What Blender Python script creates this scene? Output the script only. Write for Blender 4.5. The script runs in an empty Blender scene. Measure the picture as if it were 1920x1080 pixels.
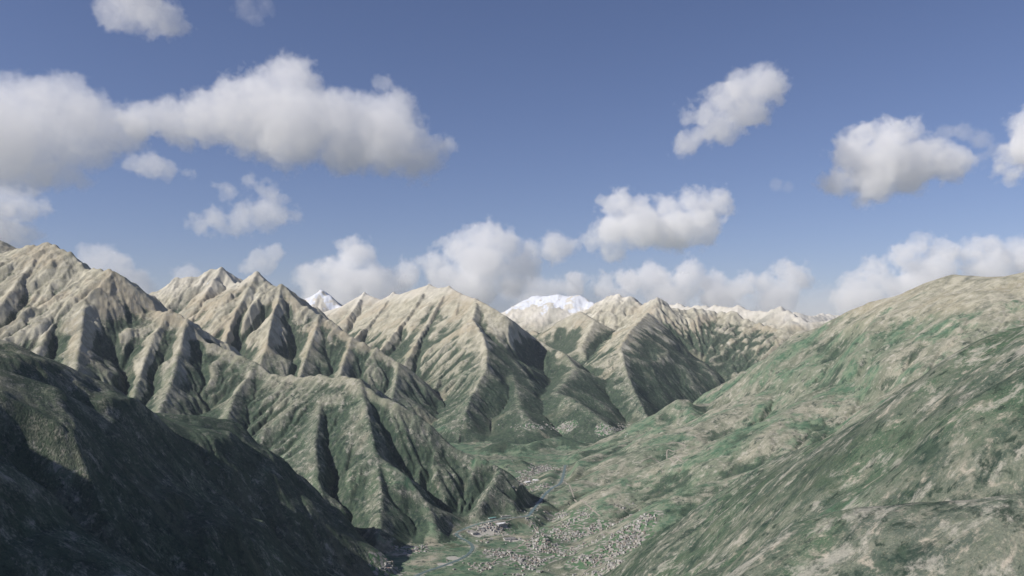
import bpy, math, random, time
import numpy as np
T0 = time.time()
F32 = np.float32
# ------------------------------------------------------------------ camera
CAM_Z = 1400.0
FPX = 1662.0                      # focal length in pixels of a 1920 wide frame
PITCH = math.atan(100.0 / FPX)
sc = bpy.context.scene
cam_d = bpy.data.cameras.new("camera")
cam = bpy.data.objects.new("camera", cam_d)
sc.collection.objects.link(cam)
cam_d.sensor_width = 36.0
cam_d.lens = 36.0 * FPX / 1920.0
cam_d.clip_start = 1.0
cam_d.clip_end = 500000.0
cam.location = (0, 0, CAM_Z)
cam.rotation_euler = (math.pi / 2 + PITCH, 0, 0)
sc.camera = cam
# ------------------------------------------------------------------ world, sun, exposure
SUN_ELEV = math.radians(37)
SUN_AZ = math.radians(-112)        # compass bearing of the sun from +Y, clockwise positive: left and a little behind
world = bpy.data.worlds.new("World"); sc.world = world
world.use_nodes = True
wn = world.node_tree
bg = wn.nodes["Background"]
sky = wn.nodes.new("ShaderNodeTexSky")
sky.sky_type = 'NISHITA'; sky.sun_disc = False
sky.sun_elevation = SUN_ELEV; sky.sun_rotation = SUN_AZ
sky.altitude = 1500; sky.air_density = 1.0; sky.dust_density = 1.3; sky.ozone_density = 3.5
tint = wn.nodes.new("ShaderNodeVectorMath"); tint.operation = 'MULTIPLY'; tint.inputs[1].default_value = (1.12, .97, 1.07)
wn.links.new(sky.outputs[0], tint.inputs[0]); wn.links.new(tint.outputs[0], bg.inputs[0])
bg.inputs[1].default_value = 0.077
sun_d = bpy.data.lights.new("sun", 'SUN'); sun_d.energy = 4.7; sun_d.angle = math.radians(0.5)
sun_d.color = (1.0, 0.94, 0.86)
sun = bpy.data.objects.new("sun", sun_d); sc.collection.objects.link(sun)
sun.rotation_euler = (math.pi / 2 - SUN_ELEV, 0, math.pi - SUN_AZ)
# direction check: sun lamps shine along -Z; rotated this way the light comes from bearing SUN_AZ
sc.view_settings.view_transform = 'Standard'; sc.view_settings.look = 'None'
sc.view_settings.exposure = 0.14; sc.view_settings.gamma = 1.0
sc.view_settings.use_curve_mapping = False
sc.cycles.use_denoising = True
sc.cycles.max_bounces = 6

# ------------------------------------------------------------------ helpers
def at(px, py, ykm):
    u = (px - 960.0) / FPX; v = -(py - 540.0) / FPX
    c, s = math.cos(PITCH), math.sin(PITCH)
    dy = c - s * v; dz = s + c * v
    Y = ykm * 1000.0
    return (u / dy * Y, Y, CAM_Z + dz / dy * Y)

_rng = np.random.RandomState(7)
_perm = _rng.permutation(4096).astype(np.int32)
_perm = np.concatenate([_perm, _perm])
_ga = _rng.rand(4096).astype(F32) * 2 * np.pi
_gx, _gy = np.cos(_ga).astype(F32), np.sin(_ga).astype(F32)
def gnoise(x, y, seed=0):
    """2-D gradient noise, about -0.7..0.7"""
    xi = np.floor(x).astype(np.int32); yi = np.floor(y).astype(np.int32)
    xf = (x - xi).astype(F32); yf = (y - yi).astype(F32)
    u = xf * xf * xf * (xf * (xf * 6 - 15) + 10); v = yf * yf * yf * (yf * (yf * 6 - 15) + 10)
    def h(a, b):
        return _perm[(_perm[(a + seed * 131) & 4095] + b) & 4095]
    def g(a, b, fx, fy):
        k = h(a, b); return _gx[k] * fx + _gy[k] * fy
    n00 = g(xi, yi, xf, yf); n10 = g(xi + 1, yi, xf - 1, yf)
    n01 = g(xi, yi + 1, xf, yf - 1); n11 = g(xi + 1, yi + 1, xf - 1, yf - 1)
    a = n00 + u * (n10 - n00); b = n01 + u * (n11 - n01)
    return a + v * (b - a)
def fbm(x, y, oct=4, seed=0, gain=0.5, lac=2.03):
    s = np.zeros(np.shape(x), F32); a = 1.0
    for o in range(oct):
        s += a * gnoise(x, y, seed + o); a *= gain; x = x * lac + 11.3; y = y * lac + 5.7
    return s
def ridged(x, y, oct=4, seed=0):
    s = np.zeros(np.shape(x), F32); a = 1.0
    for o in range(oct):
        s += a * (1 - 2.6 * np.abs(gnoise(x, y, seed + o))); a *= 0.5; x = x * 2.03 + 3.1; y = y * 2.03 + 7.7
    return s
def sst(a, b, x):
    t = np.clip((x - a) / (b - a), 0, 1); return t * t * (3 - 2 * t)

# ------------------------------------------------------------------ ridge lines: (px, py, distance km) -> real points
# each: (region, steepness, [points], optional width of rounding in metres)
RIDGES = [
 # dark hill in the left foreground
 ("hill_left", .48, [(-420,560,4.0),(-200,600,4.3),(0,636,4.6),(60,662,4.75),(130,692,4.95),(190,732,5.15),(240,764,5.3),(300,776,5.45)], 40),
 ("hill_left", .75, [(300,776,5.45),(370,778,5.6),(420,786,5.7)], 40),
 ("hill_left", 1.6, [(420,786,5.7),(462,795,5.75),(480,832,5.8),(520,862,5.9),(560,888,6.0),(596,903,6.1),(604,940,6.15),(608,985,6.2)], 40),
 ("hill_left", .55, [(0,690,4.0),(90,720,4.1),(190,775,4.3),(260,840,4.5),(320,905,4.7),(370,960,4.9)], 60),
 ("hill_left", 1.0, [(370,790,5.5),(360,850,5.1),(430,900,5.2),(500,950,5.3),(560,975,5.4),(610,1005,5.45),(655,1030,5.5)], 40),
 ("hill_left", .95, [(-500,560,3.2),(-260,700,2.9),(-100,820,2.7),(0,900,2.6),(60,1000,2.6)], 60),
 ("hill_left", .95, [(-2200,0,1.4),(-1200,0,2.2),(-900,130,2.6),(-700,400,3.4)], 60),  # added ridge out of view at left, raised to cast shadow on this hill
 # big left mountain and its spur
 ("mountain_left", .66, [(-500,420,11.5),(-200,440,11.2),(-20,448,11),(-2,452,11.0)], 10),
 ("mountain_left", .66, [(-200,500,10.6),(0,477,10.2),(30,467,10.0),(90,457,9.9),(130,475,9.7),(165,507,9.5),(205,508,9.35),(225,520,9.3),(250,555,9.25),(280,586,9.2),(320,584,9.1),(350,601,9.0),(385,636,8.9),(430,656,8.8),(480,681,8.65),(510,700,8.5),(570,704,8.3),(640,702,8.05),(673,712,7.9),(703,738,7.75),(747,755,7.65),(787,776,7.6),(815,800,7.55),(843,835,7.5),(870,847,7.45),(910,858,7.4),(937,874,7.35),(953,907,7.3),(970,935,7.25),(988,963,7.2)], 12),
 ("mountain_left", .62, [(165,507,9.5),(130,560,9.0),(90,620,8.5),(60,680,8.0)], 12),
 ("mountain_left", .62, [(90,457,9.9),(40,520,9.3),(0,575,8.8),(-60,640,8.3)], 12),
 ("mountain_left", .64, [(215,512,9.33),(160,560,8.9),(150,640,8.3),(140,700,7.8)], 12),
 ("mountain_left", .66, [(320,584,9.1),(290,625,8.75),(262,700,8.2),(240,770,7.7)], 12),
 ("mountain_left", .66, [(350,601,9.0),(335,660,8.5),(320,720,8.05),(290,790,7.5)], 12),
 ("mountain_left", .66, [(480,681,8.65),(440,740,8.1),(420,800,7.5),(400,860,7.0)], 12),
 ("mountain_left", .66, [(600,703,8.2),(600,760,7.7),(590,830,7.15),(600,910,6.6),(610,970,6.3)], 14),
 ("mountain_left", .62, [(673,712,7.9),(690,780,7.4),(705,850,7.0),(715,920,6.6),(712,990,6.15),(700,1040,5.85)], 14),
 ("mountain_left", .62, [(705,850,7.0),(760,890,6.8),(800,940,6.65),(815,985,6.4)], 14),
 ("mountain_left", .62, [(937,874,7.35),(925,905,7.1),(900,945,6.85)], 14),
 # second range: three grey peaks with the spur running down to the plateau
 ("mountain_peaks", .70, [(150,600,14.5),(262,556,14.5),(300,545,14.5),(325,523,14.5),(360,521,14.5),(398,506,14.5),(415,503,14.4),(428,518,14.3),(442,533,14.1),(462,522,13.8),(481,511,13.6),(495,526,13.5),(514,538,13.4),(528,535,13.3),(560,566,13.1),(600,591,12.9),(623,604,12.8),(660,634,12.6),(707,654,12.45),(747,681,12.3),(793,718,12.2),(837,758,12.1),(868,780,12.0),(888,793,11.9)], 10),
 ("mountain_peaks", .72, [(415,503,14.4),(380,560,13.6),(350,620,12.8),(300,700,12)], 10),
 ("mountain_peaks", .72, [(481,511,13.6),(450,570,12.9),(420,640,12.2),(400,690,11.7)], 10),
 ("mountain_peaks", .72, [(528,535,13.3),(510,590,12.6),(500,650,12.0),(470,720,11.4)], 10),
 ("mountain_peaks", .72, [(600,591,12.9),(580,650,12.2),(560,710,11.6)], 10),
 ("mountain_peaks", .72, [(660,634,12.6),(640,690,11.9),(630,740,11.3)], 10),
 ("mountain_peaks", .72, [(747,681,12.3),(740,720,11.8),(730,770,11.2)], 10),
 # central pyramid mountain
 ("mountain_pyramid", .70, [(560,600,20),(640,575,18.5),(683,550,17.5),(700,557,17.3),(716,562,17.2),(738,550,16.9),(750,552,16.7),(775,543,16.4),(805,534,16.1),(822,540,15.9),(842,537,15.6),(862,550,15.2),(890,560,14.8),(905,567,14.5),(925,578,14.3),(945,590,14.1),(970,607,14.3),(1000,631,14.6),(1030,650,14.3),(1058,662,14.0),(1080,688,13.6),(1094,712,13.2),(1099,735,12.9)], 20),
 ("mountain_pyramid", .66, [(890,560,14.8),(893,572,14.4),(886,600,13.9),(905,627,13.3),(913,655,12.8),(912,690,12.3),(895,722,11.9),(880,750,11.5),(872,775,11.2)], 8, 1),
 ("mountain_pyramid", .55, [(1080,688,13.6),(1060,715,12.9),(1040,735,12.3),(1070,745,11.8),(1107,770,11.4),(1140,797,11.0),(1167,830,10.6)], 40),
 ("mountain_pyramid", .75, [(842,537,15.6),(800,610,14.6),(760,680,13.5),(730,720,12.9)], 10),
 ("mountain_pyramid", .75, [(805,534,16.1),(760,600,15.1),(710,660,14.2)], 10),
 ("mountain_pyramid", .75, [(738,550,16.9),(700,600,15.9),(660,640,15)], 10),
 ("mountain_pyramid", .75, [(683,550,17.5),(650,600,16.4)], 10),
 ("mountain_pyramid", .75, [(862,550,15.2),(850,620,14.1),(830,690,13.1),(815,730,12.5)], 10),
  ("mountain_pyramid", .5, [(960,700,12.6),(975,760,11.6),(990,785,11.2)], 30),
 # mountain with the long shaded forest slope
 ("mountain_forest", .60, [(1040,620,19),(1100,592,18.5),(1130,562,18),(1155,553,17.8),(1180,556,17.6),(1205,573,17.3),(1232,559,17.0),(1255,572,17.0),(1280,584,17.0),(1300,579,17.0),(1345,588,17.0),(1375,586,16.8),(1410,602,16.5),(1460,618,16.0),(1520,640,15.5)], 12),
 ("mountain_forest", .62, [(1214,588,16.3),(1200,602,15.6),(1187,614,15.0),(1163,650,14.2),(1172,690,13.6),(1190,735,12.9),(1212,780,12.2),(1225,815,11.6)], 8, 1),
 ("mountain_forest", .6, [(1060,596,18),(1088,584,17),(1115,600,16.5),(1090,650,15.5),(1110,700,14.5),(1110,740,13.5)], 25),
 ("mountain_forest", .6, [(1000,620,18),(1050,650,16.5),(1080,680,15.5)], 25),
 # broad green hillside on the right
 ("hill_right", .46, [(985,962,7.25),(1040,902,8.0),(1100,861,8.7),(1168,833,9.3),(1222,803,9.8),(1240,775,10.0),(1270,760,10.1),(1330,756,10.2),(1345,748,10.2),(1400,696,10.4),(1440,672,10.5),(1500,624,10.6),(1560,606,10.5),(1610,600,10.3),(1640,590,10.0),(1680,566,9.5),(1720,546,9.1),(1760,524,8.7),(1790,515,8.4),(1850,519,8.1),(1890,518,7.8),(1925,510,7.6),(2100,500,7.3),(2600,480,7)], 80),
 ("hill_right", .34, [(1720,546,9.1),(1730,600,8.3),(1700,650,7.7),(1600,720,7.4),(1480,770,7.2),(1380,810,7.3),(1280,850,7.4),(1180,890,7.4),(1090,930,7.6)], 90),
 ("hill_right", .36, [(2100,520,6.9),(1950,600,6.6),(1850,660,6.4),(1740,720,6.2),(1600,800,6.0),(1480,860,6.1),(1350,900,6.3),(1230,945,6.9)], 90),
 ("hill_right", .5, [(1235,777,9.95),(1270,749,10.0),(1290,749,10.0),(1300,760,10.0)], 30),
 ("hill_right", .6, [(2100,590,5.2),(1950,660,5.0),(1800,740,4.8),(1660,810,4.7),(1560,870,4.7),(1480,920,4.8),(1380,965,4.9)], 80),
 # near slope at the lower right
 ("slope_near", .8, [(3600,300,.9),(2600,480,1.1),(2200,540,1.25),(1920,612,1.5),(1850,647,1.65),(1780,692,1.8),(1700,742,2.05),(1640,781,2.25),(1580,811,2.5),(1500,843,2.8),(1440,882,3.1),(1380,921,3.4),(1300,966,3.8),(1240,1003,4.1),(1170,1061,4.4),(1120,1085,4.6)], 60),
 ("slope_near", .8, [(3400,400,1.3),(2600,700,1.1),(2150,850,.95),(1920,925,.85),(1760,938,.92),(1600,948,1.0),(1535,965,1.05),(1480,1020,1.15),(1380,1085,1.3),(1250,1250,1.4)], 35),
 # two little knolls in the valley
 ("ground", .42, [(1000,1012,6.2),(1020,1003,6.2),(1035,1012,6.2)], 25),
 ("ground", .55, [(925,832,10.1),(950,828,10.2),(975,836,10.1)], 25),
 ("ground", .5, [(880,806,11.2),(905,797,11.4),(930,803,11.3)], 25),
 ("ground", .5, [(950,868,9.1),(975,862,9.2)], 25),
 ("ground", .45, [(1010,826,10.3),(1050,818,10.5),(1085,828,10.3)], 30),
 ("ground", .45, [(1090,846,9.6),(1125,842,9.7),(1150,850,9.6)], 30),
 ("hill_right", .32, [(1560,680,9.2),(1420,740,8.9),(1300,800,8.6),(1200,850,8.2),(1100,900,7.9)], 90),
 ("ground", .42, [(985,1074,5.45),(1010,1070,5.4)], 30),
]
RIDGES_FAR = [
 ("mountain_snowy", .60, [(575,565,27),(592,552,26.5),(606,544,26),(618,556,25.8),(640,572,25.5)], 10),
 ("mountain_snowy", .50, [(900,600,33),(955,582,31),(980,570,30),(1003,554,29),(1020,556,28.7),(1047,552,28.4),(1065,556,28.2),(1085,553,28),(1108,566,27.6),(1130,578,27),(1160,580,27)], 20),
 ("mountain_far", .6, [(1120,590,24),(1160,563,23.5),(1185,556,23),(1200,573,22.8)], 10),
 ("mountain_far", .55, [(1200,585,31),(1240,574,30.5),(1270,569,30),(1290,577,29.5),(1310,574,29),(1345,573,28.5),(1368,578,28),(1390,572,27.5),(1410,581,27),(1435,586,26.5),(1460,577,26),(1478,583,25.5),(1500,598,25)], 14),
 ("mountain_far", .55, [(1470,590,33),(1500,586,33),(1520,594,33),(1545,588,34),(1570,592,34),(1600,590,34),(1640,578,35),(1700,585,36),(1900,570,36)], 14),
 ("mountain_far", .55, [(1480,604,24),(1540,603,24),(1575,598,24),(1620,600,24)], 14),
 ("mountain_far", .55, [(600,592,22),(660,580,21.5),(690,570,21)], 14),
 ("mountain_far", .5, [(-300,560,26),(0,580,26),(200,590,26),(300,585,25),(450,590,24),(560,592,24)], 14),
 ("mountain_far", .5, [(900,612,38),(1200,600,39),(1500,603,40),(1900,600,41),(2600,600,42)], 14),
 ("mountain_far", .5, [(-900,560,34),(0,600,37),(500,600,38),(900,600,38)], 14),
]
REG = ["ground", "hill_left", "mountain_left", "mountain_peaks", "mountain_pyramid", "mountain_forest", "hill_right", "slope_near", "mountain_snowy", "mountain_far"]

def floor_z(X, Y):
    z = np.interp(Y, [-3000, 7000, 9500, 12000, 16000, 22000, 30000, 45000], [0, 0, 120, 240, 430, 700, 1000, 1200]).astype(F32)
    return z + 10 * gnoise(X / 700, Y / 700, 40)

def build_grid(x0, x1, y0, y1, cell, ridges):
    xs = np.arange(x0, x1 + 1, cell, dtype=F32); ys = np.arange(y0, y1 + 1, cell, dtype=F32)
    X, Y = np.meshgrid(xs, ys)
    fl = floor_z(X, Y)
    H = fl.copy(); R = np.zeros(X.shape, np.int8); SO = np.ones(X.shape, F32)
    wx = fbm(X / 900, Y / 900, 3, 50) * 160; wy = fbm(X / 900, Y / 900, 3, 60) * 160
    dmin = np.full(X.shape, 1e9, F32)
    for reg, s, pts, rnd, *side in ridges:
        P = [at(*p) for p in pts]
        reach = (max(p[2] for p in P) + 150) / s
        i0 = np.searchsorted(ys, min(p[1] for p in P) - reach); i1 = np.searchsorted(ys, max(p[1] for p in P) + reach)
        j0 = np.searchsorted(xs, min(p[0] for p in P) - reach); j1 = np.searchsorted(xs, max(p[0] for p in P) + reach)
        best = np.full(X.shape, -1e9, F32); EX = np.zeros(X.shape, F32)
        if i1 <= i0 or j1 <= j0: continue
        x = X[i0:i1, j0:j1]; y = Y[i0:i1, j0:j1]
        sw = np.zeros(x.shape, F32); sh = np.zeros(x.shape, F32); dm = np.full(x.shape, 1e9, F32); ar = np.zeros(x.shape, F32); sx = np.zeros(x.shape, F32); arc = 0.0
        dr = np.full(x.shape, 1e9, F32)
        for (ax, ay, az), (bx, by, bz) in zip(P[:-1], P[1:]):
            dx, dy = bx - ax, by - ay; ln = math.hypot(dx, dy)
            t = np.clip(((x - ax) * dx + (y - ay) * dy) / (ln * ln + 1e-6), 0, 1)
            ex = x - (ax + t * dx); ey = y - (ay + t * dy)
            d = np.sqrt(ex * ex + ey * ey); dr = np.minimum(dr, d)
            w = np.minimum(d / 500, 1)
            ex += wx[i0:i1, j0:j1] * w; ey += wy[i0:i1, j0:j1] * w
            d2 = np.sqrt(ex * ex + ey * ey)
            g = (d2 + 25.0) ** -5 * (ln + 30)
            sw += g; sh += g * (az + t * (bz - az))
            u = d2 < dm
            ar = np.where(u, arc + t * ln, ar); sx = np.where(u, ex, sx); dm = np.where(u, d2, dm); arc += ln
        hh = sh / sw - (np.sqrt(dm * dm + rnd * rnd) - rnd) * s
        if reg == 'hill_left': hh = hh + 120 * fbm(x / 650, y / 650, 3, 91) * sst(80, 450, dm) - np.maximum(0, dm - 480) * .55      # rounded above, steep towards the gorge
        if rnd < 20:                               # long thin ribs that run down from the crest
            v = ar + 40 * gnoise(x / 170, y / 170, 61)
            rib = ridged(v / 190, dm / 2400 + 7.7, 4, 5 + int(abs(P[0][0])) % 50)
            hh = hh + (ridged(ar / 130, ar * 0 + .5, 3, 15) - .5) * np.clip(P[0][1] / 14000, .3, 1.6) * (24 if P[0][1] < 20000 else 50) * sst(400, 50, dm) * (P[0][1] > 7000)
            hh = hh - 30 * (1 - np.exp(-dm / 110)) * (P[0][1] > 7000)
            hh = hh + (rib - .3) * 36 * sst(30, 600, dm) * sst(3200, 1500, dm) * (np.where(sx > 0, .15, 1) if side else 1)
        best[i0:i1, j0:j1] = hh; EX[i0:i1, j0:j1] = sx
        dmin[i0:i1, j0:j1] = np.minimum(dmin[i0:i1, j0:j1], dr)
        k = 25.0
        diff = best - H
        R[diff > 0] = REG.index(reg)
        SO[diff > 0] = np.where(EX > 0, .22, 1.0)[diff > 0] if side else .30 if reg in ('hill_left', 'hill_right', 'slope_near') else (.38 if rnd >= 20 else 1.0)
        hm = np.clip(0.5 + 0.5 * diff / k, 0, 1)
        H = np.where(diff > -k, H + (best - H) * hm + k * hm * (1 - hm) * (diff < k), H).astype(F32)
    return xs, ys, X, Y, H, R, fl, dmin, SO

SH = [(-1, -1), (-1, 0), (-1, 1), (0, -1), (0, 1), (1, -1), (1, 0), (1, 1)]
def receivers(H, cell):
    n, m = H.shape; idx = np.arange(n * m, dtype=np.int64).reshape(n, m)
    Hp = np.pad(H, 1, constant_values=1e9)
    best = np.zeros(H.shape, F32); rec = idx.copy()
    for a, b in SH:
        s = (H - Hp[1 + a:1 + a + n, 1 + b:1 + b + m]) / (cell * (1.41421 if a and b else 1))
        u = s > best
        best[u] = s[u]; rec[u] = (idx + a * m + b)[u]
    return rec.ravel()
def flow(H, cell):
    rec = receivers(H, cell); N = rec.size
    depth = (rec != np.arange(N)).astype(np.int32)
    A = np.ones(N, np.float64)
    ptr = rec.copy(); live = depth > 0       # live: ptr is a true 2^k-th ancestor
    while live.any():
        A = A + np.bincount(ptr[live], weights=A[live], minlength=N)
        nd = depth + np.where(live, depth[ptr], 0)
        nl = live & live[ptr]
        ptr = ptr[ptr]
        depth = nd; live = nl
    return rec, depth, A * cell * cell
def erode(H, cell, K, Kmask, iters, mexp=0.45, smax=1.25, diff=0.0, rough=0.0, seed=0):
    n, m = H.shape
    for it in range(iters):
        rec, depth, A = flow(H, cell)
        order = np.argsort(depth, kind='stable')
        cnt = np.bincount(depth); st = np.concatenate([[0], np.cumsum(cnt)])
        c = (K * Kmask.ravel() * A ** mexp / cell)
        h = H.ravel().astype(np.float64)
        for L in range(1, len(cnt)):
            g = order[st[L]:st[L + 1]]
            cg = c[g]; r = h[rec[g]]
            h[g] = (h[g] + cg * r) / (1 + cg)
        H = h.reshape(n, m).astype(F32)
        # slopes cannot stand steeper than smax
        Hp = np.pad(H, 1, mode='edge')
        for a, b in SH:
            nb = Hp[1 + a:1 + a + n, 1 + b:1 + b + m]
            lim = nb + smax * cell * (1.414 if a and b else 1)
            H = np.where(H > lim, H + (lim - H) * 0.5, H)
        if diff:
            Hp = np.pad(H, 1, mode='edge')
            lap = Hp[:-2, 1:-1] + Hp[2:, 1:-1] + Hp[1:-1, :-2] + Hp[1:-1, 2:] - 4 * H
            H = H + diff * lap * Kmask
    return H.astype(F32), A.reshape(n, m).astype(F32)

def up2(G, n, m):
    """bilinear resample of a grid to n x m"""
    a = np.linspace(0, G.shape[0] - 1, n); b = np.linspace(0, G.shape[1] - 1, m)
    return sample(G, b[None, :].repeat(n, 0), a[:, None].repeat(m, 1))
def sample(G, fx, fy):
    fx = np.clip(fx, 0, G.shape[1] - 1.001); fy = np.clip(fy, 0, G.shape[0] - 1.001)
    i = fy.astype(np.int32); j = fx.astype(np.int32); u = (fx - j).astype(F32); v = (fy - i).astype(F32)
    a = G[i, j] * (1 - u) + G[i, j + 1] * u; b = G[i + 1, j] * (1 - u) + G[i + 1, j + 1] * u
    return a * (1 - v) + b * v
def sample_c(G, fx, fy):
    """Catmull-Rom sampling"""
    n, m = G.shape
    fx = np.clip(fx, 1, m - 3.001); fy = np.clip(fy, 1, n - 3.001)
    i = fy.astype(np.int32); j = fx.astype(np.int32); u = (fx - j).astype(F32); v = (fy - i).astype(F32)
    def w(t): return [((-t + 2) * t - 1) * t / 2, ((3 * t - 5) * t * t + 2) / 2, ((-3 * t + 4) * t + 1) * t / 2, (t - 1) * t * t / 2]
    wu, wv = w(u), w(v); out = 0
    for a in range(4):
        row = 0
        for b in range(4): row = row + G[i + a - 1, j + b - 1] * wu[b]
        out = out + row * wv[a]
    return out

def make_level(x0, x1, y0, y1, cell, ridges, K, it):
    xs, ys, X, Y, H, R, fl, dmin, soft = build_grid(x0, x1, y0, y1, cell, ridges)
    above = np.clip((H - fl) / 400, 0, 1)
    crest = sst(0, 350, dmin)                       # leave the crests where they are
    H = H + above * crest * (ridged(X / 480, Y / 480, 5, 3) * 42 + ridged(X / 150, Y / 150, 3, 13) * 9 - 30) * (.35 + .65 * soft)
    for _ in range(6):
        p = np.pad(soft, 1, mode='edge'); soft = (p[:-2, 1:-1] + p[2:, 1:-1] + p[1:-1, :-2] + p[1:-1, 2:] + soft) / 5
    Km = sst(5, 80, H - fl) * soft * np.exp(1.6 * fbm(X / 1100, Y / 1100, 3, 33) + 1.2 * gnoise(X / 260, Y / 260, 37))
    H, A = erode(H, cell, K, Km, it, diff=0.012)
    def blur(a, r):
        for ax in (0, 1):
            c = np.cumsum(np.pad(a.astype(np.float64), [(r + 1, r) if k == ax else (0, 0) for k in (0, 1)], mode='edge'), axis=ax)
            a = (c[2 * r + 1:] - c[:-2 * r - 1]) / (2 * r + 1) if ax == 0 else (c[:, 2 * r + 1:] - c[:, :-2 * r - 1]) / (2 * r + 1)
        return a.astype(F32)
    T = H - blur(blur(H, max(2, int(120 / cell))), max(2, int(120 / cell)))      # ribs stand above it, gullies lie below
    rec = receivers(H + 3 * gnoise(X / 60, Y / 60, 11), cell)
    W = np.random.RandomState(3).rand(rec.size).astype(F32) - .5                 # scree and grass streaks that follow the fall line
    ptr = rec
    for _ in range(4): W = (W + W[ptr]) * .5; ptr = ptr[ptr]
    W = (W / (W.std() + 1e-6)).reshape(H.shape)
    W = (W + blur(W, 1)) ; W = W / W.std()
    return dict(x0=x0, y0=y0, c=cell, H=H, A=A, R=R, fl=fl, S=soft, T=T, W=W)
G1 = make_level(-11000, 11500, -2500, 22500, 20.0, RIDGES + RIDGES_FAR, 0.021, 16)
print("grid1", time.time() - T0)
G2 = make_level(-34000, 38000, 12000, 47000, 90.0, RIDGES + RIDGES_FAR, 0.025, 10)
print("grid2", time.time() - T0)

def terrain(X, Y, full=False):
    """height (and the fields used for colour) at world points"""
    X = np.asarray(X, F32); Y = np.asarray(Y, F32)
    r2 = [(X - G2['x0']) / G2['c'], (Y - G2['y0']) / G2['c']]
    r1 = [(X - G1['x0']) / G1['c'], (Y - G1['y0']) / G1['c']]
    w = sst(11300, 10300, X) * sst(-10900, -9900, X) * sst(22300, 20800, Y)
    z = sample_c(G1['H'], *r1) * w + sample_c(G2['H'], *r2) * (1 - w)
    if not full: return z
    A = sample(np.log10(G1['A']), *r1) * w + sample(np.log10(G2['A']), *r2) * (1 - w)
    fl = sample(G1['fl'], *r1) * w + sample(G2['fl'], *r2) * (1 - w)
    i1 = np.clip(r1[1] + .5, 0, G1['R'].shape[0] - 1).astype(int); j1 = np.clip(r1[0] + .5, 0, G1['R'].shape[1] - 1).astype(int)
    i2 = np.clip(r2[1] + .5, 0, G2['R'].shape[0] - 1).astype(int); j2 = np.clip(r2[0] + .5, 0, G2['R'].shape[1] - 1).astype(int)
    R = np.where(w > .5, G1['R'][i1, j1], G2['R'][i2, j2])
    S = sample(G1['S'], *r1); T = sample(G1['T'], *r1) * w + sample(G2['T'], *r2) * (1 - w) * .5
    W = sample(G1['W'], *r1) * w + sample(G2['W'], *r2) * (1 - w)
    return z, A, fl, R, S, T, W

# ------------------------------------------------------------------ the ground sheet: a fan of points round the camera
az = np.concatenate([np.linspace(-180, -60, 60, endpoint=False), np.linspace(-60, -36, 160, endpoint=False), np.linspace(-36, 36, 1350, endpoint=False),
                     np.linspace(36, 60, 160, endpoint=False), np.linspace(60, 180, 60)])
az = np.radians(az)
rr = np.concatenate([np.geomspace(30, 1500, 170, endpoint=False), np.geomspace(1500, 5000, 330, endpoint=False), np.geomspace(5000, 20000, 950, endpoint=False), np.geomspace(20000, 46000, 300)])
AZ, RR = np.meshgrid(az, rr)
VX = (np.sin(AZ) * RR).astype(F32); VY = (np.cos(AZ) * RR).astype(F32)
VZ, VA, VF, VR, VS, VT, VW = terrain(VX, VY, True)
def detail(X, Y, z, fl, S):
    ab = np.clip((z - fl) / 250, 0, 1); r = np.sqrt(X * X + Y * Y)
    crag = sst(.5, 1, S) * sst(900, 1900, z) * sst(5500, 7500, r)
    return ab * (fbm(X / 90, Y / 90, 3, 21) * 8 * np.clip(r / 6000, .15, 1.2) * (.4 + .6 * S) + crag * (ridged(X / 210, Y / 210, 4, 27) - .4) * 20)
VZ = VZ + detail(VX, VY, VZ, VF, VS)
BED = None
def carve(X, Y, z):
    if BED is None: return z
    L, lz = BED; reach = 160
    X = np.asarray(X, F32); Y = np.asarray(Y, F32); z = np.array(z, F32)
    box = (X > L[:, 0].min() - reach) & (X < L[:, 0].max() + reach) & (Y > L[:, 1].min() - reach) & (Y < L[:, 1].max() + reach)
    x, y = X[box], Y[box]; m = np.full(x.shape, 9e9, F32); zz = np.zeros(x.shape, F32)
    for k, ((ax, ay), (bx, by)) in enumerate(zip(L[:-1], L[1:])):
        dx, dy = bx - ax, by - ay
        t = np.clip(((x - ax) * dx + (y - ay) * dy) / (dx * dx + dy * dy + 1e-6), 0, 1)
        d = (x - ax - t * dx) ** 2 + (y - ay - t * dy) ** 2; u = d < m
        m = np.where(u, d, m); zz = np.where(u, lz[k] + t * (lz[k + 1] - lz[k]), zz)
    w = sst(32, 150, np.sqrt(m)); z[box] = zz + (z[box] - zz) * w
    return z
def height(X, Y):
    z, A, fl, R, S, T, W = terrain(X, Y, True)
    return carve(X, Y, z + detail(np.asarray(X, F32), np.asarray(Y, F32), z, fl, S))
def hit(px, py):
    """where the lines of sight through photo pixels first meet the ground"""
    px = np.atleast_1d(np.asarray(px, float)); py = np.atleast_1d(np.asarray(py, float))
    ys = np.geomspace(400, 42000, 900)
    u = (px - 960) / FPX; v = -(py - 540) / FPX; c, s_ = math.cos(PITCH), math.sin(PITCH)
    dy = c - s_ * v; dz = s_ + c * v
    X = (u / dy)[:, None] * ys; Z = CAM_Z + (dz / dy)[:, None] * ys; Y = np.broadcast_to(ys, X.shape)
    below = Z < height(X, Y)
    k = np.argmax(below, 1)
    i = np.arange(len(px))
    ys_ = ys; k = np.maximum(k, 1); g = lambda kk: Z[i, kk] - height(X[i, kk], Y[i, kk])
    a_, b_ = g(k - 1), g(k); t = np.clip(a_ / (a_ - b_ + 1e-6), 0, 1)
    return X[i, k - 1] + t * (X[i, k] - X[i, k - 1]), Y[i, k - 1] + t * (Y[i, k] - Y[i, k - 1]), below.any(1)
print("sampled", VX.size, time.time() - T0)
nr, na = VX.shape
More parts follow.
